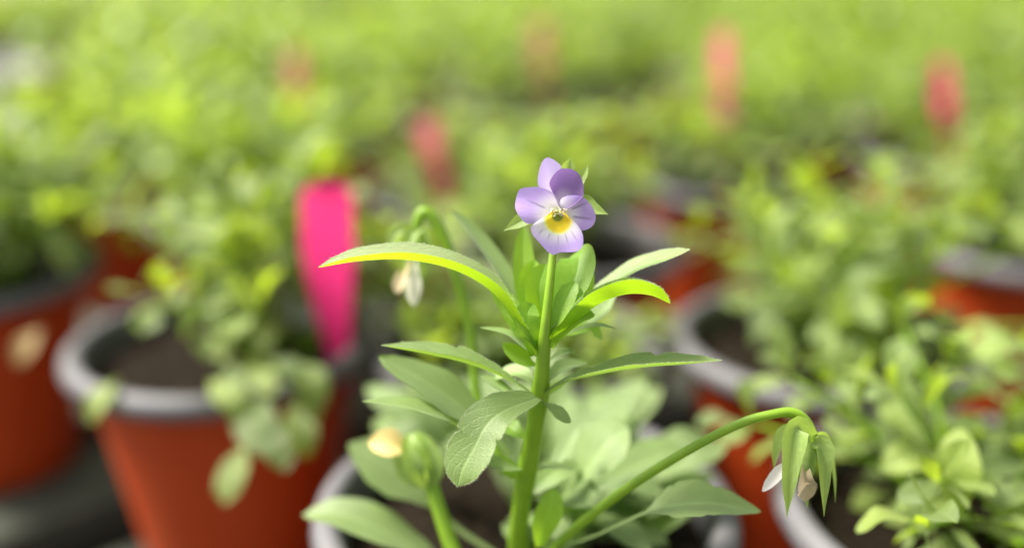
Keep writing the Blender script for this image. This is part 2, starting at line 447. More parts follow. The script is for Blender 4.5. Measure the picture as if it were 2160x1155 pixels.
VARIANTS = []
for s in range(9):
    rg = random.Random(100+s)
    st, lv = gen_plant(rg, rg.choice((18, 19, 20, 22)), rg.uniform(0.062, 0.092), rg.uniform(0.082, 0.094))
    VARIANTS.append((stems_mesh(st), foliage_mesh(lv, rg)))
def far_plant(x, y, z, k, rot, s, label, group):
    t = thing('viola_plant', label, 'plant', (x, y, z), rot, group)
    t.scale = (s, s, s)
    link('stem', VARIANTS[k][0], t); link('foliage', VARIANTS[k][1], t, kind='stuff')
    return t
def hidden(w, boxes):
    c = w - CAM; d = c.dot(FW)
    px, py = 1080 + F_PX*c.dot(RT)/d, 577.5 - F_PX*c.dot(UP)/d
    return any(d < dm and x0 < px < x1 and y0 < py < y1 for (x0, y0, x1, y1), dm in boxes)
def near_plant(x, y, label, seed, extra=(), clear=None, group=None, **kw):
    """leaves are single objects; extra: hanging leaves given as (world base, world tip, upper side, yellow?)"""
    base = Vector((x, y, 0.0935))
    t = thing('viola_plant', label, 'plant', base, 0.0, group)
    rg = random.Random(seed)
    st, lv = gen_plant(rg, **kw)
    for p in st:
        if clear and hidden(base+p[2], clear): continue
        v, f = tube_data(p, [0.0014, 0.0011, 0.0006], 8, 7)
        link('stem', mesh('stem', v, f, M['stem']), t)
    for mt, k in lv:
        if clear and any(hidden(base + (mt @ Vector((0, q, 0))), clear) for q in (.35, .8)): continue   # bare gaps: in front of a plant tag, over an open stretch of rim
        link('leaf', UNIT_ME[k], t, mt)
    for a, b, up, yel in extra:
        o = link('leaf', UNIT_YEL if yel else UNIT_ME[rg.choice((0, 4))], t, leaf_matrix(a-base, b-a, up, (b-a).length))
        if yel: o['label'] = 'withered pale yellow leaf'
    return t

# ---- the nearest pots (positions follow from where their rims meet the level z = 0.105)
PA = Vector((-0.1155, 0.362)); PB = Vector((-0.262, 0.445)); PC = Vector((0.124, 0.362)); PD = Vector((0.030, 0.487)); PE = PH(2165, 500, 0.105).xy; PHERO = Vector((0.004, 0.243)); PF = Vector((0.136, 0.240)); PM = Vector((0.0035, 0.3645))
make_pot(PHERO.x, PHERO.y, 'grey-rimmed pot at the bottom centre holding the flowering viola', 'potted violas', 0.3)
make_pot(PA.x, PA.y, 'brick-red plastic pot with grey rim in front at left, pink tag in it', 'potted violas', 1.1)
make_pot(PB.x, PB.y, 'brick-red pot cut off by the left edge of the picture', 'potted violas', 2.2)
make_pot(PC.x, PC.y, 'pot with dark soil and grey rim at right behind the drooping bud', 'potted violas', 0.7)
make_pot(PD.x, PD.y, 'pot with pale grey rim just right of and behind the flower', 'potted violas', 1.9)
make_pot(PM.x, PM.y, 'pot half hidden right behind the flowering viola, between two grey-rimmed pots', 'potted violas', 0.9, 0.97)
make_pot(PF.x, PF.y, 'pot hidden under leaves in the lower right corner', 'potted violas', 0.2)
make_pot(PE.x, PE.y, 'red pot at the right edge of the picture, wall partly bare', 'potted violas', 2.9)

def W(px, py, d): return P(px, py, d)
exA = [(W(a, b, .338), W(a+c, b+d, .328), CV(.1, .6, .7), False) for a, b, c, d in ((520, 770, 60, 60), (570, 760, 70, 50), (620, 770, 70, 60), (480, 760, 30, 80), (640, 810, 20, 90), (540, 820, 10, 90))] + [(W(440, 800, .335), W(520, 880, .325), CV(.2, .5, .8), False), (W(500, 820, .335), W(570, 960, .318), CV(.1, .4, .9), False),
       (W(560, 860, .33), W(600, 990, .315), CV(.3, .4, .8), False), (W(520, 930, .325), W(470, 1060, .315), CV(-.2, .4, .9), False),
       (W(600, 800, .335), W(690, 850, .33), CV(.1, .8, .5), False), (W(610, 850, .33), W(650, 960, .32), CV(.3, .5, .8), False),
       (W(250, 800, .345), W(190, 890, .335), CV(-.2, .3, .9), False)]
near_plant(PA.x, PA.y, 'leafy viola in the front left pot, spilling over its rim beside the pink tag', 11, exA, clear=[((590, 350, 830, 810), .385)], nst=22, H=0.070, Rr=0.064, cx=0.026, cy=0.004)
exB = [(W(90, 690, .40), W(35, 770, .392), CV(0, .3, .9), True)]
near_plant(PB.x, PB.y, 'leafy viola in the red pot at the left edge', 12, exB, nst=22, H=0.076, Rr=0.084, cx=0.012, cy=0.008)
near_plant(PC.x, PC.y, 'leafy viola leaning back in the pot at right behind the drooping bud', 13, clear=[((1980, 540, 2200, 690), 9)], nst=22, H=0.072, Rr=0.078, cx=0.008, cy=0.006, size=.9)
near_plant(PD.x, PD.y, 'leafy viola in the pale-rimmed pot directly behind the flower', 14, clear=[((1300, 440, 1500, 600), 9), ((850, 230, 1000, 420), 9)], nst=20, H=0.066, Rr=0.070, cx=-0.020, cy=0.0)
near_plant(PE.x, PE.y, 'leafy viola in the red pot at the right edge', 15, clear=[((1980, 560, 2200, 690), 9)], nst=18, H=0.07, Rr=0.064, cx=0.006, cy=0.010)
near_plant(PM.x, PM.y, 'low leafy viola close behind the stem of the flowering one', 17, clear=[((1240, 380, 1520, 640), 9), ((560, 340, 850, 830), .40)], nst=14, H=0.026, Rr=0.060, cx=-0.004, cy=-0.006)
near_plant(PF.x, PF.y, 'sprawling leafy viola filling the lower right corner', 16, clear=[((1980, 540, 2200, 690), 9)], nst=18, H=0.050, Rr=0.078, cx=0.004, cy=0.014, size=.82, gap=0.011)

# ---- the rows behind: potted violas nobody can tell apart in the blur
rg = random.Random(5)
placed = [PA, PB, PC, PD, PE, PF, PM, PHERO]
LBL_POT = 'blurred red pot in the crowded rows behind the nearest pots'
LBL_PLANT = 'blurred bushy green viola in the crowded rows behind the nearest pots'
WHITE = [PH(2, 150, 0.10).xy, PH(2095, 42, 0.10).xy]
front = [w*((w.length-k)/w.length) for w in WHITE for k in (.12, .24, .36)]        # and the bare spot in front of each whitish pot
placed += WHITE + front
row = 0; yy = 0.565
FAR_TAGS = [(898, 255, .575, 940, 400, 0.0150, M['dull'], 'pink plant tag leaning, left of and behind the flower'),
    (1524, 62, .61, 1545, 430, 0.0130, M['dull'], 'tall narrow dull pink plant tag right of the flower'),
    (1985, 135, .68, 1998, 215, 0.0130, M['pink'], 'pink plant tag farthest right in the background'),
    (1140, 45, .84, 1150, 140, 0.0150, M['peach'], 'faded salmon plant tag at the top above the flower'),
    (622, 105, .72, 628, 170, 0.0125, M['peach'], 'faded salmon plant tag at the top left, leftmost of all tags')]
def tag_foot(a):
    top = P(a[0], a[1], a[2]); dr = P(a[3], a[4], a[2]) - top
    return top + dr*((0.088-top.z)/dr.z)
def add_potted(p, s):
    placed.append(p)
    make_pot(p.x, p.y, LBL_POT, 'pots in the rows behind', rg.uniform(0, 6.28))
    far_plant(p.x, p.y, 0.0935, rg.randrange(len(VARIANTS)), rg.uniform(0, 6.28), s, LBL_PLANT, 'violas in the rows behind')
for a in FAR_TAGS:                                    # every tag stands in a pot of its own
    q = tag_foot(a); add_potted(Vector((q.x, q.y+0.042)), 0.7 if a[2] < .6 else 0.88)
    if a[2] < .6: placed.append(Vector((q.x*0.8, q.y*0.8)))
while yy < 2.45:
    half = 0.55*yy + 0.22
    xx = -half + (0.0625 if row % 2 else 0)
    while xx < half:
        p = Vector((xx + rg.uniform(-.008, .008), yy + rg.uniform(-.008, .008)))
        off = p.x*E2.x + p.y*E2.y
        if off < BY1-0.10 and all((p-q).length > 0.118 for q in placed):
            add_potted(p, rg.choice((.8, .95, 1.02, 1.08, 1.15, 1.22)))
        xx += 0.126
    yy += 0.112; row += 1

def white_pot(p, label):
    t = thing('flower_pot', label, 'flower pot', (p.x, p.y, 0.0), 0.4, 'potted violas')
    for nm, me in zip(('wall', 'rim', 'soil'), POT_ME):
        c = me.copy() if nm != 'soil' else me
        if nm != 'soil': c.materials[0] = M['white']
        link(nm, c, t)
for p, lb in zip(WHITE, ('whitish pot at the left edge of the picture, far back', 'whitish pot at the top right corner, far back')): white_pot(p, lb)

# ================================================================ TAGS
def make_tag(top, foot, width, mat, label, turn=R(-38), bend=0.003):
    """flat plastic plant label with rounded head and a pointed foot pushed into the soil"""
    top, foot = Vector(top), Vector(foot)
    ax = (top-foot); L = ax.length; ax.normalize()
    nrm = (CAM - top); nrm -= ax*nrm.dot(ax); nrm.normalize(); nrm = Matrix.Rotation(turn, 3, ax) @ nrm; S = ax.cross(nrm).normalized()
    th = 0.0006; V, Fc = [], []
    rows = []
    for i in range(22):
        u = i/21
        if u < 0.66: w = width*(0.10 + 0.90*(u/0.66)**0.8)
        elif u > 0.93: w = width*math.sqrt(max(0.02, 1-((u-0.93)/0.07)**2*0.7))
        else: w = width
        c = ax*(L*u) + nrm*(bend*math.sin(u*math.pi))
        for s in (-1, 1):
            V.append(c + S*(w/2) + nrm*(th/2*s)); V.append(c - S*(w/2) + nrm*(th/2*s))
    for i in range(21):
        a, b = i*4, i*4+4
        Fc += [(a, a+1, b+1, b), (a+3, a+2, b+2, b+3), (a+2, a, b, b+2), (a+1, a+3, b+3, b+1)]
    Fc += [(0, 2, 3, 1), (84, 85, 87, 86)]
    o = link('plant_tag', mesh('plant_tag', V, Fc, mat, False)); o.location = foot
    tag(o, label, 'plant tag', 'pink plant tags')
    return o
def tag_at(px0, py0, d, px1, py1, width, mat, label):
    top = P(px0, py0, d); low = P(px1, py1, d)
    dr = (low-top); foot = top + dr*((0.088-top.z)/dr.z)
    return make_tag(top, foot, width, mat, label)
make_tag(P(688, 385, .372), Vector((-0.0655, 0.347, 0.088)), 0.0240, M['pink'], 'bright pink plant tag with rounded top in the front left pot')
for a in FAR_TAGS: tag_at(*a)

# ================================================================ THE FLOWERING VIOLA
HB = Vector((0.002, 0.210, 0.0935))
hero = thing('viola_plant', 'sharp upright viola with one small purple and yellow flower', 'plant', HB)
def rel(vs): return [Vector(v)-HB for v in vs]
def HP(px, py, mm=0.0): return P(px, py, FOCUS + mm*0.001)
def hstem(name, pts, rads, n=28, sides=12, parent=None, mat='stem', hairs=0, seed=0):
    v, f = tube_data(pts, [r*0.001 for r in rads], n, sides)
    o = link(name, mesh(name, rel(v), f, M[mat]), parent or hero)
    return o
def hleaf(pts, half_mm, nrm, prof=LANCE, fold=0.3, mat='leaf', fuzz=0, label=None, parent=None, name='leaf', **kw):
    nu, nv = kw.get('nu', 40), kw.get('nv', 12)
    kw['nu'], kw['nv'] = nu, nv
    v, f, uv = leaf_data([HP(*p) for p in pts], half_mm*0.001, CV(*nrm), prof, fold, **kw)
    v = rel(v)
    o = link(name, mesh(name, v, f, M[mat], True, uv), parent or hero)
    if label: o['label'] = label
    if fuzz:
        fv, ff = fuzz_data(v, nu, nv, fuzz*0.001, seed=len(bpy.data.objects))
        link('leaf_fuzz', mesh('leaf_fuzz', fv, ff, M['fuzz'], False), o, kind='stuff')
    return o

# stems
hstem('main_stem', [HB-Vector((0, 0, .004)), HP(1092, 1160, 36), HP(1098, 1080, 28), HP(1112, 990, 20), HP(1128, 900, 13), HP(1139, 828, 9.5), HP(1146, 770, 8), HP(1152, 700, 7), HP(1158, 650, 7)],
      [2.6, 2.5, 2.25, 2.35, 1.95, 2.15, 1.45, 1.25, 0.6], 64, 16)
hstem('flower_stalk', [HP(1134, 838, 8.5), HP(1141, 780, 5.5), HP(1150, 690, 3), HP(1160, 600, 2.6), HP(1167, 530, 3.8), HP(1176, 462, 6.5), HP(1186, 415, 8.2), HP(1192, 398, 7.6), HP(1192, 410, 5.2)],
      [1.5, 1.35, 1.12, .92, .84, .8, .8, .85, 1.0], 48, 14)
# paler stalk / leaf standing behind the flower
hleaf([(1112, 690, 12), (1106, 620, 15), (1104, 550, 17), (1104, 478, 19)], 2.6, (.1, .1, 1), STRAP, 0.25, 'young', label='narrow upright pale leaf')
# long side leaves
hleaf([(1118, 752, 7), (1090, 690, 4), (1040, 618, 1.5), (960, 570, 0), (860, 548, -.5), (760, 550, -.5), (672, 564, 0)], 4.3, (0, 1, .24), STRAP, 0.9, twist=-.22, mat='downy_sheen', fuzz=.45)
hleaf([(1100, 655, 15), (1062, 582, 20), (1010, 508, 25), (952, 442, 28)], 3.2, (.35, .7, .35), STRAP, 0.35, 'leaf')
hleaf([(1205, 690, 10), (1250, 628, 12), (1330, 572, 11), (1400, 545, 9), (1455, 526, 8)], 3.6, (-.2, .9, .42), LANCE, 0.3, 'leaf', fuzz=.4)
hleaf([(1160, 715, 5), (1205, 685, 3.5), (1262, 642, 2.5), (1318, 621, 2), (1370, 622, 2), (1413, 640, 2)], 4.6, (-.1, .9, .05), STRAP, 0.95, 'young', fuzz=.45)
hleaf([(1142, 832, 8), (1195, 806, 6), (1280, 786, 4), (1360, 774, 2.5), (1440, 768, 2), (1522, 760, 2)], 4.8, (0, 1, .22), LANCE, 0.55, 'leaf', fuzz=.4, notch=.25, nteeth=3)
hleaf([(1118, 828, 9), (1060, 795, 9), (985, 766, 8), (900, 746, 8), (804, 728, 9)], 4.4, (.05, 1, .22), LANCE, 0.6, 'leaf', fuzz=.4, notch=.15)
hleaf([(1075, 960, 18), (985, 868, 19), (900, 806, 19), (800, 752, 20)], 6.4, (.35, .8, .55), OVATE, 0.2, 'leaf', wave=.06)
hleaf([(1060, 985, 16), (975, 908, 14), (930, 880, 12), (850, 856, 11), (763, 846, 11)], 4.4, (.1, 1, .25), LANCE, 0.35, 'leaf', notch=.2)
# big leaf facing the camera, notched
PL = [(0, .2), (.08, .55), (.2, .84), (.36, .92), (.48, .92), (.515, .90), (.54, .70), (.58, .86), (.68, .95), (.78, .82), (.88, .54), (.95, .28), (1, .02)]
PR = [(0, .18), (.1, .42), (.25, .72), (.40, .84), (.455, .86), (.48, .66), (.53, .82), (.66, .92), (.78, .76), (.88, .50), (.95, .24), (1, .02)]
hleaf([(1138, 837, 7), (1064, 865, 2.0), (1026, 896, .2), (1002, 939, -.8), (975, 990, -1.2), (966, 1025, -.8)], 5.7, (-.25, .55, .8), PR, 0.2, 'leaf', fuzz=.55, prof2=PL, nu=70, nv=20, wave=.035)
# young top cluster
hleaf([(1150, 700, 6), (1140, 650, 6), (1138, 600, 7), (1152, 556, 10)], 3.6, (.2, .3, 1), OVATE, 0.35, 'young')
hleaf([(1165, 700, 5), (1185, 645, 4.5), (1212, 590, 6), (1222, 545, 9), (1215, 532, 12)], 4.8, (-.35, .35, .85), OVATE, 0.4, 'young')
hleaf([(1160, 705, 4), (1178, 668, 2.5), (1200, 620, 2.5), (1214, 592, 3.5)], 2.5, (-.4, .2, .9), LANCE, 0.4, 'young')
hleaf([(1140, 735, 6), (1122, 700, 4), (1112, 665, 3.5), (1124, 640, 5)], 3.0, (.1, .2, 1), STRAP, 0.3, 'young')
hleaf([(1175, 700, 8), (1215, 660, 9), (1238, 600, 10), (1236, 545, 11)], 3.0, (-.6, .2, .7), LANCE, 0.4, 'young')
hleaf([(1125, 720, 9), (1098, 680, 9), (1060, 640, 10), (1030, 570, 12)], 2.4, (.3, .5, .7), LANCE, 0.4, 'young')
hleaf([(1160, 725, 7), (1210, 700, 6), (1260, 688, 5.5), (1303, 694, 6)], 2.0, (0, .95, .2), LANCE, 0.3, 'leaf')
hleaf([(1140, 760, 8), (1110, 735, 8), (1072, 705, 9), (1010, 690, 10)], 2.4, (.1, .9, .2), LANCE, 0.3, 'leaf')
hleaf([(1138, 770, 8), (1112, 765, 8), (1085, 745, 9), (1060, 722, 10)], 2.6, (.1, .7, .6), LANCE, 0.3, 'young')
hleaf([(1150, 765, 9), (1175, 750, 10), (1195, 742, 11), (1212, 745, 11)], 1.6, (0, .9, .3), LANCE, 0.3, 'leaf')
hleaf([(1158, 710, 10), (1200, 700, 12), (1240, 690, 14), (1270, 715, 15)], 3.4, (0, .8, .5), OVATE, 0.3, 'young')
hleaf([(1148, 715, 9), (1128, 660, 10), (1118, 600, 12), (1128, 548, 14)], 3.2, (.2, .2, 1), STRAP, 0.4, 'young')
hleaf([(1172, 715, 9), (1198, 650, 10), (1205, 590, 12), (1190, 545, 14)], 3.4, (-.2, .2, 1), OVATE, 0.4, 'young')
hleaf([(1138, 745, 9), (1100, 700, 11), (1072, 650, 13), (1058, 610, 15)], 2.8, (.3, .5, .8), STRAP, 0.4, 'young')
hleaf([(1165, 735, 6), (1190, 700, 4.5), (1222, 672, 4), (1255, 664, 4)], 2.8, (-.2, .7, .6), STRAP, 0.5, 'young')
hleaf([(1142, 760, 7), (1128, 728, 5), (1108, 706, 4), (1082, 700, 4)], 2.6, (.1, .6, .7), STRAP, 0.5, 'young')
hleaf([(1170, 720, 11), (1215, 690, 14), (1262, 660, 17), (1300, 610, 20)], 2.8, (-.2, .7, .5), LANCE, 0.3, 'leaf')
hleaf([(1146, 815, 10), (1172, 785, 12), (1200, 770, 14), (1240, 765, 16)], 2.6, (0, .9, .4), LANCE, 0.3, 'leaf')
hleaf([(1132, 815, 11), (1105, 790, 13), (1075, 785, 15), (1040, 800, 17)], 2.8, (0, .8, .5), LANCE, 0.3, 'leaf')
hleaf([(1122, 930, 15), (1092, 912, 16), (1070, 895, 18), (1058, 860, 20)], 2.6, (.2, .6, .8), LANCE, 0.3, 'young')
hleaf([(1112, 1010, 20), (1090, 1000, 19), (1072, 985, 19), (1062, 960, 19)], 2.0, (.2, .4, .9), LANCE, 0.3, 'young')
hleaf([(1104, 1060, 25), (1140, 1020, 27), (1180, 990, 30), (1225, 985, 33)], 3.6, (0, .7, .6), OVATE, 0.3, 'leaf')
# stipules round the lower node
hleaf([(1142, 845, 8), (1165, 860, 7), (1185, 876, 7), (1205, 890, 8)], 1.7, (.2, .5, .8), LANCE, 0.3, 'leaf')
hleaf([(1148, 838, 10), (1170, 820, 12), (1195, 800, 14)], 1.4, (0, .9, .3), LANCE, 0.3, 'young')
hleaf([(1128, 845, 10), (1080, 832, 13), (1035, 805, 15), (1012, 790, 16)], 2.2, (.1, .9, .3), LANCE, 0.3, 'leaf')
hleaf([(1112, 990, 18), (1070, 985, 17), (1040, 975, 17), (1018, 950, 18)], 2.3, (.1, .8, .5), LANCE, 0.3, 'leaf')
hleaf([(1130, 985, 22), (1170, 975, 24), (1200, 930, 26), (1215, 900, 28)], 2.6, (-.3, .7, .6), LANCE, 0.3, 'leaf')
hleaf([(1118, 1000, 20), (1150, 985, 19), (1185, 985, 19), (1215, 992, 20)], 1.8, (0, .9, .3), LANCE, 0.3, 'leaf')
# lower right leaves behind the stem
hleaf([(1130, 1120, 34), (1190, 1050, 33), (1235, 990, 32), (1285, 930, 32), (1325, 900, 33)], 7.4, (-.3, .7, .65), PETIO, 0.2, 'leaf')
hleaf([(1140, 1150, 26), (1146, 1110, 22), (1160, 1070, 20), (1168, 1030, 20)], 3.4, (.1, .15, 1), STRAP, 0.35, 'young')
hleaf([(1160, 1165, 28), (1260, 1128, 22), (1360, 1082, 16), (1420, 1065, 14), (1500, 1060, 13), (1605, 1078, 13)], 6.4, (-.05, .85, .45), PETIO, 0.30, 'leaf', notch=.2, nteeth=5)
hleaf([(1150, 1150, 32), (1200, 1090, 36), (1290, 1010, 40), (1390, 960, 44), (1450, 950, 46)], 6.0, (0, .75, .6), PETIO, 0.15, 'leaf')
hleaf([(1120, 1130, 34), (1190, 1100, 36), (1240, 1060, 38), (1280, 1010, 40)], 4.5, (0, .6, .7), OVATE, 0.2, 'leaf')
# lower left leaves
hleaf([(960, 1210, 40), (880, 1155, 40), (790, 1110, 40), (710, 1082, 42), (638, 1085, 44)], 6.4, (0, .9, .45), OVATE, 0.25, 'leaf')
hleaf([(1050, 1170, 44), (960, 1110, 46), (890, 1040, 46), (810, 975, 48), (735, 935, 50)], 8.6, (.2, .7, .6), PETIO, 0.15, 'leaf')

# generic low leaves round the base of the plant
rg = random.Random(77)
for i in range(150):
    a = rg.uniform(0, 2*math.pi); r0 = rg.uniform(.004, .03)
    base = Vector((PHERO.x + r0*math.cos(a), PHERO.y + r0*math.sin(a), 0.093 + rg.uniform(0, .022)))
    d = Vector((math.cos(a)*rg.uniform(.5, 1), math.sin(a)*rg.uniform(.5, 1), rg.uniform(.0, .75)))
    s = rg.uniform(.018, .031)
    tip = base + d.normalized()*s
    if tip.y < 0.196: continue
    bare = False                                      # bare dark soil left of the stem
    for q in (base, base.lerp(tip, .5), tip):
        c = q-CAM; dd = c.dot(FW); qx, qy = 1080+F_PX*c.dot(RT)/dd, 577.5-F_PX*c.dot(UP)/dd
        if (860 < qx < 1075 and qy > 1000): bare = True
    if bare: continue
    link('leaf', HI_ME[rg.randrange(4)], hero, leaf_matrix(base-HB, d, Vector((rg.uniform(-.3, .3), rg.uniform(-.5, .1), 1)), s))

# ---------------------------------------------------------------- flower
FD = 0.2                                              # depth offset of the throat (mm)
ZS = 1540/400.0
def zp(x, y): return (1000 + x/ZS, 300 + y/ZS)        # measured on an enlarged view of the flower
def fpt(x, y, mm): px, py = zp(x, y); return HP(px, py, FD+mm)
def closed_crom(pts, n):
    k = len(pts); out = []
    for i in range(n):
        t = i/n*k; j = int(t) % k; f = t-int(t)
        p0, p1, p2, p3 = (Vector(pts[(j+q-1) % k]) for q in range(4))
        out.append(0.5*((2*p1)+(p2-p0)*f+(2*p0-5*p1+4*p2-p3)*f*f+(3*p1-p0-3*p2+p3)*f*f*f))
    return out
def lerp3(a, b, t): return tuple(x+(y-x)*t for x, y in zip(a, b))
def sst(a, b, x):
    t = max(0, min(1, (x-a)/(b-a))); return t*t*(3-2*t)
LAV, WHT, MAU_SHADE, YEL, PYL, GRN, LINE = (.52, .36, .80), (.80, .75, .83), (.26, .145, .39), (.92, .68, .005), (.88, .86, .26), (.24, .30, .02), (.33, .24, .42)  # the mauve paints shade into the two right-hand petals
def petal(outline, root, zroot, zfun, pig, rings=22, n=84, dome=0.0):
    oc = closed_crom([Vector((a, b, 0)) for a, b in outline], n)
    V, Fc, U, Cc = [fpt(root[0], root[1], zroot)], [], [(0, 0)], []
    Cc.append(pig(root[0], root[1], 0.0, 0.0))
    for i in range(1, rings+1):
        t = i/rings
        for k in range(n):
            x = root[0] + (oc[k].x-root[0])*t; y = root[1] + (oc[k].y-root[1])*t
            V.append(fpt(x, y, zroot + zfun(x, y, t))); U.append((t, k/n)); Cc.append(pig(x, y, t, k/n))
    for k in range(n): Fc.append((0, 1+k, 1+(k+1) % n))
    for i in range(rings-1):
        for k in range(n):
            a, b = 1+i*n+k, 1+i*n+(k+1) % n
            Fc.append((a, a+n, b+n, b))
    return mesh('petal', rel(V), Fc, M['petal'], True, U, None, Cc)
# throat body of the flower with the spur behind it
v, f = tube_data([fpt(690, 600, .6), fpt(690, 585, 1.5), fpt(700, 540, 3.0), fpt(715, 480, 5.0), fpt(725, 430, 7.0)], [.0009, .0014, .0016, .0014, .0006], 18, 12)
flower = link('flower', mesh('flower', rel(v), f, M['throat']), hero); flower['label'] = 'small purple, white and yellow five-petalled flower'
def add_petal(me, label): o = link('petal', me, flower); o['label'] = label
C0 = (690, 585)
def dist(x, y, c=C0): return math.hypot(x-c[0], y-c[1])
def ray_lines(x, y, c, angs, w, r0, r1):
    d = dist(x, y, c); a = math.atan2(y-c[1], x-c[0]); m = 0
    for q in angs:
        da = abs((a-q+math.pi) % (2*math.pi)-math.pi)*d
        m = max(m, 1-sst(w*.4, w, da))
    return m*sst(r0, r0+40, d)*(1-sst(r1-70, r1, d))
# upper left (palest, behind)
add_petal(petal([(600, 125), (655, 148), (715, 205), (760, 320), (740, 450), (690, 520), (620, 470), (545, 400), (518, 340), (520, 270), (540, 190), (565, 143)], (690, 520), 2.2,
    lambda x, y, t: 1.6*t + 0.5*math.sin((x-500)/90.0)*t, lambda x, y, t, s: lerp3(WHT, LAV, 0.4+0.4*sst(.25, .95, t))), 'pale lilac upper petal')
# upper right (tipped forward, its shade painted in as darker mauve)
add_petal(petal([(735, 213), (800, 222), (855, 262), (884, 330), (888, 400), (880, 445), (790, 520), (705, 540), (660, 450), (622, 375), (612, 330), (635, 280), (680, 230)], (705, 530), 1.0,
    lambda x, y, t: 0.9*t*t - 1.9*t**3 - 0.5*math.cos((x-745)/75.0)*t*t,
    lambda x, y, t, s: lerp3(lerp3(WHT, MAU_SHADE, .6), MAU_SHADE, sst(.25, .6, t))), 'mauve upper petal, shade painted dark')
# left lateral
def pl(x, y, t, s):
    c = lerp3(WHT, LAV, sst(90, 250, dist(x, y)))
    c = lerp3((.78, .80, .45), c, sst(20, 90, dist(x, y)))
    return lerp3(c, (.30, .24, .42), 0.75*ray_lines(x, y, (680, 580), (-2.72,), 11, 95, 310))
add_petal(petal([(372, 382), (440, 366), (520, 364), (600, 388), (660, 430), (700, 500), (695, 575), (600, 600), (530, 640), (450, 662), (400, 640), (352, 575), (333, 520), (345, 440)], (690, 560), 0.4,
    lambda x, y, t: -1.5*t + 1.5*t*t + 0.45*math.sin((y-380)/48.0)*t, pl), 'lilac left petal with pale base')
# right lateral
def pr(x, y, t, s):
    c = lerp3(WHT, lerp3(LAV, MAU_SHADE, .25), sst(80, 220, dist(x, y)))  # outer part mixed darker to stand for shade
    c = lerp3((.78, .80, .45), c, sst(20, 90, dist(x, y)))
    return lerp3(c, (.26, .18, .34), 0.8*ray_lines(x, y, (690, 590), (-.42, .12), 12, 95, 300))
add_petal(petal([(700, 470), (740, 440), (800, 430), (872, 438), (930, 485), (968, 540), (988, 600), (975, 660), (930, 702), (865, 716), (820, 680), (770, 630), (700, 590), (690, 530)], (702, 560), 0.35,
    lambda x, y, t: -1.4*t + 1.9*t*t + 0.5*math.cos((y-570)/52.0)*t, pr), 'lilac folded right petal, outer shade put into its colour')
# lower lip with the yellow eye
def pw(x, y, t, s):
    c = lerp3(WHT, LAV, sst(180, 310, dist(x, y, (680, 560))))
    c = lerp3(c, LINE, 0.75*ray_lines(x, y, (690, 560), (1.02, 1.30, 1.60, 1.95, 2.3), 7, 175, 300))
    e = math.hypot((x-684)/114.0, (y-622)/122.0)
    c = lerp3(PYL, c, sst(.96, 1.12, e)); c = lerp3(YEL, c, sst(.84, .97, e))
    return lerp3(GRN, c, sst(.8, 1.15, math.hypot((x-678)/46.0, (y-600)/44.0)))
add_petal(petal([(640, 560), (600, 590), (560, 612), (500, 650), (463, 690), (475, 748), (540, 825), (600, 890), (648, 912), (700, 893), (780, 892), (850, 878), (884, 830), (880, 740), (830, 660), (775, 610), (730, 570)], (688, 580), 0.1,
    lambda x, y, t: -2.6*t + 1.2*t*t + 0.4*math.cos((x-680)/62.0)*t*t, pw, 28, 96), 'lower petal with yellow eye')
# beard hairs in the throat
rg = random.Random(3)
V, Fc = [], []
for i in range(60):
    side = rg.choice((-1, 1))
    a = fpt(690 + side*rg.uniform(5, 75), 545+abs(side)*rg.uniform(-5, 50), -0.6)
    b = a + CV(-side*.6+rg.uniform(-.4, .4), -.2+rg.uniform(-.4, .4), .6)*rg.uniform(.0003, .0007)
    v, f = tube_data([a, a.lerp(b, .5), b], [.00008, .00008, .00010], 3, 5)
    o = len(V); V += v; Fc += [tuple(q+o for q in ff) for ff in f]
link('beard', mesh('beard', rel(V), Fc, M['beard']), flower, kind='stuff')
# sepals behind the petals
def sepal(zpts, half, nrm=(0, .2, 1), **kw):
    pts = [fpt(*p) for p in zpts]
    v, f, uv = leaf_data(pts, half*0.001, CV(*nrm), SEPAL, 0.45, nu=20, nv=8, **kw)
    link('sepal', mesh('sepal', rel(v), f, M['sepal'], True, uv), flower)
sepal([(720, 420, 6), (745, 300, 5.2), (765, 200, 4.4), (785, 122, 4.0)], 2.3)
sepal([(740, 430, 6), (830, 330, 5.0), (890, 260, 4.2), (925, 185, 3.6)], 2.0, (-.5, 0, .9))
sepal([(740, 450, 6), (880, 500, 4.4), (980, 550, 3.6), (1090, 585, 3.2)], 2.3, (0, .5, .8))
sepal([(690, 450, 6), (520, 540, 4.8), (380, 640, 4.0), (240, 718, 3.4)], 2.6, (.2, .4, .8))
sepal([(700, 440, 6), (640, 340, 5.2), (620, 260, 4.8), (640, 200, 4.6)], 1.6)

# ---------------------------------------------------------------- nodding bud at right
hstem('bud_stalk', [HP(1120, 1210, 34), HP(1175, 1148, 26), HP(1300, 1045, 16), HP(1440, 955, 9), HP(1560, 893, 6), (HP(1630, 873, 5)), HP(1672, 870, 5), HP(1703, 890, 5), HP(1718, 930, 5), HP(1716, 955, 5.5)],
      [1.15, 1.15, 1.12, 1.05, 1.0, 1.0, 1.1, 1.05, 1.0, .8], 60, 14)
def bud(core, crads, sepals, petals, lab):
    v, f = tube_data(core, crads, 16, 14)
    b = link('bud', mesh('bud', rel(v), f, M['sepal']), hero); b['label'] = lab
    for pts, half, nrm in sepals: hleaf(pts, half, nrm, SEPAL, 0.6, 'sepal', parent=b, name='sepal', nu=26, nv=8)
    for pts, half, nrm, colr in petals:
        v, f, uv = leaf_data([HP(*p) for p in pts], half*.001, CV(*nrm), OVATE, 0.5, nu=20, nv=8)
        link('petal', mesh('petal', rel(v), f, M['petal'], True, uv, None, [colr]*len(v)), b)
TANP = (.50, .40, .24)
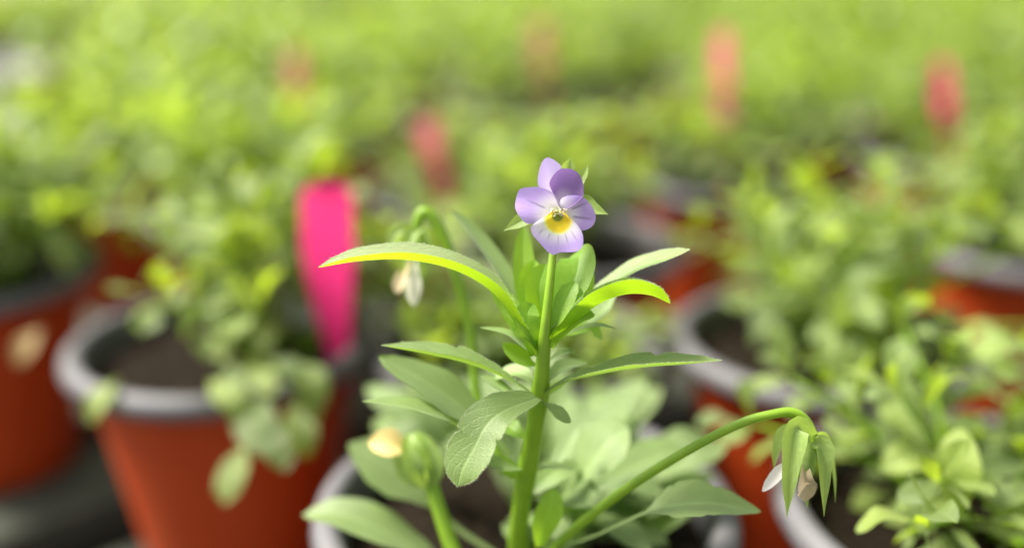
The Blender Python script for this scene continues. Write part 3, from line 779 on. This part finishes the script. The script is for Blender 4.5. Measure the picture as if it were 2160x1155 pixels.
bud([HP(1700, 905, 6), HP(1700, 940, 6), HP(1699, 970, 6), HP(1698, 1000, 6), HP(1697, 1020, 6)], [.0009, .0020, .0022, .0018, .0004],
    [([(1712, 920, 4), (1684, 900, 2.5), (1672, 950, 2.2), (1664, 1020, 2.6), (1660, 1088, 4)], 3.0, (-.2, .1, 1)),
     ([(1716, 930, 4), (1733, 945, 3), (1736, 1000, 2.8), (1738, 1088, 4)], 2.6, (.3, .1, 1)),
     ([(1700, 915, 6), (1660, 910, 7), (1640, 950, 8), (1632, 990, 9)], 1.8, (-.6, .3, .6)),
     ([(1712, 920, 7), (1740, 930, 8), (1756, 1000, 9), (1762, 1060, 9)], 1.6, (.7, .1, .5)),
     ([(1700, 915, 8), (1700, 960, 9.5), (1700, 1020, 9.5), (1704, 1070, 9)], 2.2, (0, .1, -1))],
    [([(1680, 960, 5.5), (1654, 985, 5), (1632, 1010, 5.4), (1608, 1036, 6)], 1.5, (-.5, .3, .8), (.74, .70, .66)),
     ([(1698, 950, 5.0), (1698, 1010, 4), (1698, 1030, 6.0), (1698, 1056, 6.6)], 2.6, (.1, .1, 1), TANP)],
    'drooping unopened bud with long green sepals')
# ---------------------------------------------------------------- bud behind at left
hstem('bud_stalk', [HP(1068, 1000, 38), HP(1010, 850, 39), HP(992, 700, 39), HP(962, 580, 39), HP(938, 505, 39), HP(912, 458, 39), HP(893, 448, 39), HP(882, 465, 39), HP(880, 490, 39)],
      [1.3, 1.2, 1.2, 1.3, 1.5, 1.6, 1.5, 1.4, 1.1], 50, 12)
bud([HP(880, 480, 39), HP(876, 510, 39), HP(872, 560, 39), HP(870, 610, 39), HP(872, 640, 39)], [.0012, .0028, .0030, .0022, .0006],
    [([(884, 482, 36), (868, 500, 34), (856, 540, 34), (846, 585, 35)], 2.4, (-.3, .1, 1)), ([(886, 482, 36), (892, 520, 34.5), (896, 560, 34.5), (893, 590, 35)], 2.2, (.3, .1, 1)),
     ([(880, 482, 39), (842, 490, 39), (826, 520, 39), (815, 555, 40)], 2.4, (-.5, .3, .8)), ([(884, 482, 40), (910, 510, 41), (918, 560, 41)], 2.2, (.7, .2, .6))],
    [([(878, 540, 36), (874, 580, 34.5), (872, 615, 34.5), (874, 645, 35)], 2.1, (.1, .1, 1), (.82, .80, .62)),
     ([(872, 540, 36), (852, 575, 35.5), (842, 600, 35.5), (836, 618, 36)], 1.8, (-.3, .1, 1), (.78, .62, .38))],
    'pale hooked bud behind the long left leaf')
# ---------------------------------------------------------------- bud at lower left
hstem('bud_stalk', [HP(990, 1230, 30), HP(952, 1150, 32), HP(925, 1070, 33), HP(908, 1015, 34)], [1.9, 1.9, 1.8, 1.9], 24, 12)
bud([HP(906, 1020, 34), HP(896, 990, 34), HP(882, 950, 34), HP(872, 915, 34)], [.0018, .0040, .0040, .0012],
    [([(905, 1020, 31), (880, 985, 29.5), (862, 945, 30), (858, 910, 31)], 3.0, (-.1, .1, 1)), ([(908, 1020, 31.5), (912, 980, 30.5), (902, 940, 31), (880, 905, 32)], 3.0, (.4, .1, .9)),
     ([(902, 1018, 34), (862, 1000, 34), (842, 965, 34.5), (838, 930, 35)], 2.4, (-.6, .1, .7))],
    [([(868, 950, 35), (838, 940, 34), (812, 934, 34), (778, 932, 35)], 3.9, (-.1, .5, .9), (.86, .66, .24))],
    'green bud with a faded yellow petal at lower left')
